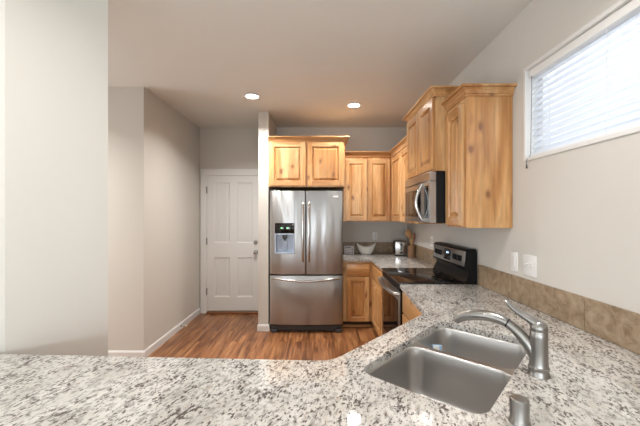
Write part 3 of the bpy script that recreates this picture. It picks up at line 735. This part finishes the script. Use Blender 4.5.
# bowed door handles
for x, door in ((-0.212, dl), (-0.135, drr)):
    y0 = fdepth(x); bm = B(); n = 18; pts = []
    for i in range(n+1):
        t = i/n; z = 0.895+0.735*t; pts.append((x, y0-0.022-0.036*math.sin(PI*t)**0.5, z))
    pts = [(x, y0+0.001, 0.895)]+pts+[(x, y0+0.001, 1.63)]
    tube(bm, pts, 0.0155, 14, flat=(1.0, 0.8)); obj('handle', bm, 'chrome', door, True, 60)
bm = B(); n = 24; pts = [(-0.580, fdepth(-0.58)+0.001, 0.682)]
for i in range(n+1):
    t = i/n; x = -0.580+0.82*t; pts.append((x, fdepth(x)-0.020-0.032*math.sin(PI*t)**0.6, 0.682-0.026*math.sin(PI*t)**1.5))
pts.append((0.24, fdepth(0.24)+0.001, 0.682)); tube(bm, pts, 0.0125, 14); obj('handle', bm, 'chrome', dz, True, 60)
bm = B(); yb_ = fdepth(0.19); box(bm, 0.148, 0.230, yb_-0.0015, yb_+0.01, 1.672, 1.713, 0.003); bd = obj('badge', bm, 'steel', drr)
bm = B(); box(bm, 0.152, 0.226, yb_-0.0025, yb_-0.0012, 1.690, 1.709); obj('badge_plate', bm, 'white', bd)
bm = B()
for k in range(8): box(bm, 0.155+k*0.0088, 0.1605+k*0.0088, yb_-0.0025, yb_-0.0012, 1.678, 1.686)
obj('badge_lettering', bm, 'greyplastic', bd)
bm = B(); box(bm, FX0+0.01, FX1-0.01, FYF+0.045, FYF+0.09, 0.012, 0.095, 0.003); obj('kick_grille', bm, 'greyplastic', fr)
for x in (FX0+0.01, FX1-0.095):
    bm = B(); box(bm, x, x+0.085, FYF+0.005, FYF+0.09, 0.001, 0.045, 0.008); obj('leveling_foot', bm, 'greyplastic', fr)
    bm = B(); box(bm, x, x+0.10, FYF+0.02, FYF+0.14, 1.766, 1.786, 0.006); obj('hinge_cover', bm, 'blackplastic', fr)

# ------------------------------------------------------------------ range
RY0, RY1, RX = 2.690, 3.448, 0.656
rg = thing('electric_range', 'black and stainless electric range with smooth glass cooktop', 'range', (0.98, 3.07, 0))
bm = B(); box(bm, RX+0.035, 1.285, RY0, RY1, 0.02, 0.895, 0.003); obj('body', bm, 'black', rg)
bm = B(); box(bm, RX+0.04, RX+0.10, RY0+0.02, RY1-0.02, 0.001, 0.02); obj('foot', bm, 'blackplastic', rg)
bm = B(); box(bm, RX-0.012, 1.225, RY0-0.004, RY1+0.004, 0.895, 0.912, 0.006); ct = obj('cooktop', bm, 'blackglass', rg, True)
for x, y, r in ((0.83, 2.88, 0.105), (0.83, 3.25, 0.08), (1.08, 2.88, 0.08), (1.08, 3.25, 0.105)):
    bm = B(); lathe(bm, (x, y, 0.9121), [(r-0.002, 0), (r, 0.0003), (r+0.001, 0)], 48, caps=False); obj('burner_ring', bm, 'greyplastic', ct)
bm = B(); box(bm, RX, RX+0.036, RY0+0.002, RY1-0.002, 0.845, 0.893, 0.004); obj('front_panel', bm, 'black', rg)
# oven door: stainless frame, glass inside
bm = B(); F = frame_at((RX+0.034, RY1-0.004, 0.250), (0, -1, 0), (-1, 0, 0)); WW = RY1-RY0-0.008
fbox(bm, F, 0, WW, 0, 0.585, 0, 0.028, 0.003); od = obj('oven_door', bm, 'black', rg, True)
bm = B(); fbox(bm, F, 0.002, WW-0.002, 0.002, 0.583, 0.0275, 0.034, 0.003); obj('door_skin', bm, 'steel', od, True)
bm = B(); fbox(bm, F, 0.060, WW-0.060, 0.055, 0.500, 0.030, 0.0355, 0.003); obj('oven_glass', bm, 'blackglass', od)
bm = B(); n = 20; pts = [(RX+0.002, RY0+0.035, 0.808)]
for i in range(n+1):
    t = i/n; pts.append((RX-0.030-0.022*math.sin(PI*t), RY0+0.035+(RY1-RY0-0.07)*t, 0.808-0.008*math.sin(PI*t)))
pts.append((RX+0.002, RY1-0.035, 0.808)); tube(bm, pts, 0.018, 14, flat=(1.2, 0.9)); obj('handle', bm, 'steel', od, True, 60)
bm = B(); F = frame_at((RX+0.034, RY1-0.004, 0.075), (0, -1, 0), (-1, 0, 0)); fbox(bm, F, 0, WW, 0, 0.165, 0, 0.032, 0.005); obj('storage_drawer', bm, 'steel', rg, True)
# backguard
def prism_y(bm, prof, y0, y1, r=0):
    loft(bm, [[Vector((x, y, z)) for x, z in prof] for y in (y0, y1)], True, True)
bm = B(); prism_y(bm, [(1.290, 0.895), (1.290, 1.160), (1.280, 1.186), (1.222, 1.186), (1.207, 1.176), (1.192, 1.030), (1.203, 1.018), (1.225, 1.010), (1.228, 0.985), (1.205, 0.930), (1.19, 0.913), (1.19, 0.895)], RY0, RY1)
bgd = obj('backguard', bm, 'black', rg, True, 30)
Ub = Vector((0, -1, 0)); Vb = Vector((1.207-1.192, 0, 1.176-1.030)).normalized(); Nb = Vector((-Vb.z, 0, Vb.x))
Fb = (Vector((1.192, RY1, 1.030)), Ub, Vb, Nb); Hb = 0.1468
bm = B(); fbox(bm, Fb, 0.018, 0.740, 0.010, Hb-0.012, -0.002, 0.003, 0.0015); cp = obj('control_panel', bm, 'steel', bgd, True)
for ua, ub in ((0.045, 0.235), (0.50, 0.69)):
    bm = B(); fbox(bm, Fb, ua, ub, 0.045, 0.095, 0.0, 0.005, 0.001); obj('button_pad', bm, 'blackplastic', cp)
    for k in range(2):
        uc = ua+(ub-ua)*(0.27+0.46*k); bm = B()
        c0 = Fb[0]+Ub*uc+Vb*0.070+Nb*0.005; lathe(bm, c0, [(0.020, 0), (0.019, 0.014), (0.016, 0.018), (0.0, 0.019)], 20, (Ub, Vb, Nb)); obj('knob', bm, 'blackplastic', cp, True)
bm = B(); fbox(bm, Fb, 0.300, 0.455, 0.022, 0.122, 0.0, 0.0055, 0.001); ds = obj('clock_display', bm, 'blackglass', cp)
bm = B()
for k in range(4):
    u = 0.352+k*0.014+(0.004 if k > 1 else 0)
    fbox(bm, Fb, u, u+0.008, 0.082, 0.098, 0.0055, 0.0060)
obj('clock_digit', bm, 'ledb', ds)

# ------------------------------------------------------------------ microwave
MY0, MY1, MXF = 2.542, 3.296, 0.852
mw = thing('microwave', 'stainless over the range microwave with curved handle', 'microwave', (1.08, 2.92, 1.405))
bm = B(); box(bm, MXF+0.052, XR-0.003, MY0, MY1, 1.406, 1.808, 0.004); obj('body', bm, 'black', mw)
def cyl_panel(name, y0, y1, z0, z1, parent, m, x0=MXF, thick=0.050, bow=0.012, r=0.004):
    bm = B(); n = 12; yc = (MY0+MY1)/2; hw = (MY1-MY0)/2
    rings = []
    for i in range(n+1):
        y = y0+(y1-y0)*i/n; t = (y-yc)/hw; xf = x0-bow*(1-t*t)+bow*0.3
        rings.append([Vector((xf+r, y, z0)), Vector((x0+thick, y, z0)), Vector((x0+thick, y, z1)), Vector((xf+r, y, z1)), Vector((xf, y, z1-r)), Vector((xf, y, z0+r))])
    loft(bm, rings, True, True); return obj(name, bm, m, parent, True, 30)
cyl_panel('vent_panel', MY0+0.001, MY1-0.001, 1.738, 1.806, mw, 'steel')
md = cyl_panel('door', MY0+0.001, MY1-0.001, 1.408, 1.732, mw, 'steel')
cyl_panel('door_window', MY0+0.205, MY1-0.045, 1.452, 1.690, md, 'blackglass', MXF-0.0015, 0.02)
cyl_panel('control_panel', MY0+0.035, MY0+0.125, 1.440, 1.705, md, 'blackglass', MXF-0.001, 0.02)
bm = B(); n = 18; yh = MY0+0.165; pts = [(MXF+0.006, yh, 1.430)]
for i in range(n+1):
    t = i/n; pts.append((MXF-0.012-0.044*math.sin(PI*t), yh, 1.430+0.285*t))
pts.append((MXF+0.006, yh, 1.715)); tube(bm, pts, 0.0115, 14, flat=(0.8, 1.1)); obj('handle', bm, 'chrome', md, True, 60)

# ------------------------------------------------------------------ outlets and switches
def plate(name, label, F, w_, h_, kind, group=None):
    t = thing(name, label, 'outlet' if 'outlet' in name else 'switch', F[0], group)
    bm = B(); fbox(bm, F, -w_/2, w_/2, -h_/2, h_/2, 0.0003, 0.006, 0.0025); obj('cover_plate', bm, 'white', t, True)
    for i, k in enumerate(kind):
        uc = (i-(len(kind)-1)/2)*0.046
        if k == 'r':   # rocker
            bm = B(); fbox(bm, F, uc-0.0165, uc+0.0165, -0.034, 0.034, 0.006, 0.009, 0.0015); obj('rocker', bm, 'white', t, True)
        elif k == 'o':
            for s in (-1, 1):
                bm = B(); fbox(bm, F, uc-0.016, uc+0.016, s*0.020-0.0135, s*0.020+0.0135, 0.006, 0.008, 0.003); so = obj('socket', bm, 'white', t, True)
                bm = B()
                for q in (-0.0065, 0.0065): fbox(bm, F, uc+q-0.001, uc+q+0.001, s*0.020-0.002, s*0.020+0.006, 0.0078, 0.0083)
                fbox(bm, F, uc-0.002, uc+0.002, s*0.020-0.009, s*0.020-0.005, 0.0078, 0.0083)
                obj('slot', bm, 'greyplastic', so)
        else:          # toggle
            bm = B(); fbox(bm, F, uc-0.005, uc+0.005, -0.012, 0.012, 0.005, 0.007, 0.001); fbox(bm, F, uc-0.0035, uc+0.0035, -0.002, 0.009, 0.006, 0.017, 0.001); obj('toggle', bm, 'white', t, True)
FR = lambda y, z: frame_at((XR, y, z), (0, -1, 0), (-1, 0, 0))
plate('light_switch', 'single white rocker switch plate on the right wall beside the wall cabinet', FR(2.186, 1.158), 0.078, 0.128, 'r')
plate('light_switch', 'wider white double switch plate on the right wall below the window', FR(2.026, 1.155), 0.130, 0.130, 'tt')
plate('wall_outlet', 'white outlet on the back wall behind the white bowl', frame_at((0.825, YB, 1.16), UX, (0, -1, 0)), 0.074, 0.118, 'o')
plate('wall_outlet', 'white outlet on the right wall beyond the range', FR(3.80, 1.165), 0.074, 0.118, 'o')

# ------------------------------------------------------------------ things on the far counter
# boat shaped bowl
bm = B(); bx, by, R0 = 0.668, 4.73, 0.145
def bowl_rings(inner):
    rings = []
    prof = ((0.40, 0.0), (0.47, 0.004), (0.66, 0.22), (0.82, 0.50), (0.93, 0.78), (1.0, 1.0))
    for f, hz in prof:
        ring = []
        for k in range(40):
            a = 2*PI*k/40; ex = abs(math.cos(a))**2.2
            top = 0.112+0.062*ex; z = hz*top*(1.0) ; rx = R0*f; ry = 0.085*f
            if inner: rx -= 0.006; ry -= 0.006; z = z+0.006 if hz < 0.95 else z
            ring.append(Vector((bx+rx*math.cos(a), by+ry*math.sin(a), CZ1+0.0005+z)))
        rings.append(ring)
    return rings
ro = bowl_rings(False); ri = bowl_rings(True)
loft(bm, ro+ri[::-1], True, True)
tag(obj('serving_bowl', bm, 'ceramic', None, True, 70), 'white boat shaped bowl on the corner counter near the refrigerator', 'bowl')
# small picture on an easel back
ang = math.radians(14)
Fp = (Vector((0.352, 4.775, CZ1+0.001)), Vector((0.985, -0.17, 0)).normalized(), Vector((-0.17*math.sin(ang)*-1, math.sin(ang), math.cos(ang))).normalized(), None)
Fp = (Fp[0], Fp[1], (Fp[2]-Fp[1]*Fp[2].dot(Fp[1])).normalized(), None); Fp = (Fp[0], Fp[1], Fp[2], Fp[1].cross(Fp[2]).normalized())
pf = thing('picture_frame', 'small white framed picture on the counter beside the refrigerator', 'picture frame', Fp[0])
bm = B()
for u0, u1, v0, v1 in ((0, 0.142, 0, 0.014), (0, 0.142, 0.106, 0.12), (0, 0.014, 0.014, 0.106), (0.128, 0.142, 0.014, 0.106)): fbox(bm, Fp, u0, u1, v0, v1, -0.004, 0.008, 0.002)
obj('frame', bm, 'white', pf)
bm = B(); fbox(bm, Fp, 0.013, 0.129, 0.013, 0.107, 0, 0.003); obj('picture', bm, 'picture', pf)
bm = B(); fbox(bm, (Fp[0], Fp[1], Vector((0, 0, 1)), Vector((0, 1, 0))), 0.055, 0.087, 0.0, 0.08, 0.018, 0.035, 0.002); obj('easel_back', bm, 'blackplastic', pf)
# toaster seen from its end
ts = thing('toaster', 'chrome and black two slot toaster in the corner beside the crock', 'toaster', (1.13, 4.60, CZ1))
Ft = frame_at((1.045, 4.545, CZ1+0.001), (0.996, -0.08, 0), (-0.08, -0.996, 0))
bm = B(); fbox(bm, Ft, 0.004, 0.158, 0.012, 0.200, -0.255, -0.012, 0.022, seg=4); tb = obj('body', bm, 'blackplastic', ts, True)
bm = B(); fbox(bm, Ft, 0.0, 0.162, 0.012, 0.204, -0.013, 0.0, 0.010, seg=3); te = obj('end_panel', bm, 'chrome', ts, True)
bm = B(); fbox(bm, Ft, 0.008, 0.154, 0.0, 0.014, -0.25, -0.004, 0.002); obj('base', bm, 'blackplastic', ts)
bm = B(); fbox(bm, Ft, 0.077, 0.085, 0.075, 0.185, -0.002, 0.0008); obj('lever_slot', bm, 'blackplastic', te)
bm = B(); fbox(bm, Ft, 0.062, 0.100, 0.150, 0.166, 0.0, 0.020, 0.004); obj('lever', bm, 'blackplastic', te, True)
bm = B(); cK = Ft[0]+Ft[1]*0.081+Ft[2]*0.048+Ft[3]*0.0; lathe(bm, cK, [(0.016, 0), (0.014, 0.014), (0.0, 0.015)], 20, (Ft[1], Ft[2], Ft[3])); obj('browning_knob', bm, 'blackplastic', te, True)
for u in (0.045, 0.093):
    bm = B(); fbox(bm, Ft, u, u+0.024, 0.199, 0.2015, -0.225, -0.045); obj('bread_slot', bm, 'greyplastic', tb)
# utensil crock
kc = Vector((1.232, 4.41, CZ1+0.0005))
bm = B(); lathe(bm, kc, [(0.044, 0.0), (0.046, 0.004), (0.046, 0.150), (0.048, 0.156), (0.044, 0.158), (0.041, 0.154), (0.041, 0.012), (0.0, 0.010)], 32, caps=False)
vs_ = [v for v in bm.verts if abs(v.co.z-kc.z) < 1e-6]; bm.faces.new(vs_)
tag(obj('utensil_crock', bm, 'crock', None, True), 'brown cylindrical crock holding wooden utensils beside the toaster', 'crock')
def spoon(label, base_, tip, rw, rh, m, sw=False):
    b0 = kc+Vector(base_); t0 = kc+Vector(tip); d = (t0-b0).normalized(); bm = B()
    L_ = (t0-b0).length; n = 16; pts = []; rads = []; fl = []
    for i in range(n+1):
        t = i/n; s = t*L_; pts.append(b0+d*s)
        hs_ = L_-2*rh
        if s < hs_: rads.append(0.0055); fl.append((1, 1))
        else:
            q = (s-hs_)/(2*rh); rads.append(0.0055+(rw-0.0055)*math.sin(PI*min(1, max(0, q)))**0.6); fl.append((0.28, 1) if sw else (1, 0.28))
    tube(bm, pts, rads, 12, flat=fl)
    return tag(obj('wooden_spoon', bm, m, None, True, 70), label, 'utensil')
spoon('large dark wooden spoon leaning left, highest in the brown crock', (0.012, 0.008, 0.016), (-0.042, 0.010, 0.372), 0.048, 0.052, 'spoon', True)
spoon('pale round wooden spoon at the front of the brown crock', (-0.014, -0.012, 0.016), (0.004, -0.034, 0.268), 0.036, 0.042, 'spoonlt')
spoon('reddish narrow wooden utensil leaning right in the brown crock', (0.016, -0.012, 0.016), (0.040, -0.006, 0.325), 0.015, 0.050, 'redspoon', True)
spoon('brown wooden spoon standing upright at the back of the brown crock', (0.006, 0.030, 0.016), (-0.004, 0.034, 0.345), 0.030, 0.040, 'spoon', True)

# spring door stop on the hall baseboard
y_ = 4.20; bm = B(); n = 60; pts = []
for i in range(n+1):
    t = i/n; pts.append((XL+0.014+0.062*t, y_+0.006*math.cos(t*2*PI*9), 0.045+0.006*math.sin(t*2*PI*9)))
tube(bm, pts, 0.0016, 6)
st = thing('door_stop', 'small spring door stop on the hallway baseboard', 'door stop', (XL+0.02, y_, 0.045)); obj('spring', bm, 'nickel', st, True)
bm = B(); lathe(bm, (XL+0.0135, y_, 0.045), [(0.012, 0), (0.011, 0.004), (0.006, 0.006)], 16, 'X'); obj('mount', bm, 'nickel', st, True)
bm = B(); lathe(bm, (XL+0.076, y_, 0.045), [(0.008, 0), (0.009, 0.006), (0.007, 0.014), (0.0, 0.015)], 16, 'X'); obj('rubber_tip', bm, 'white', st, True)
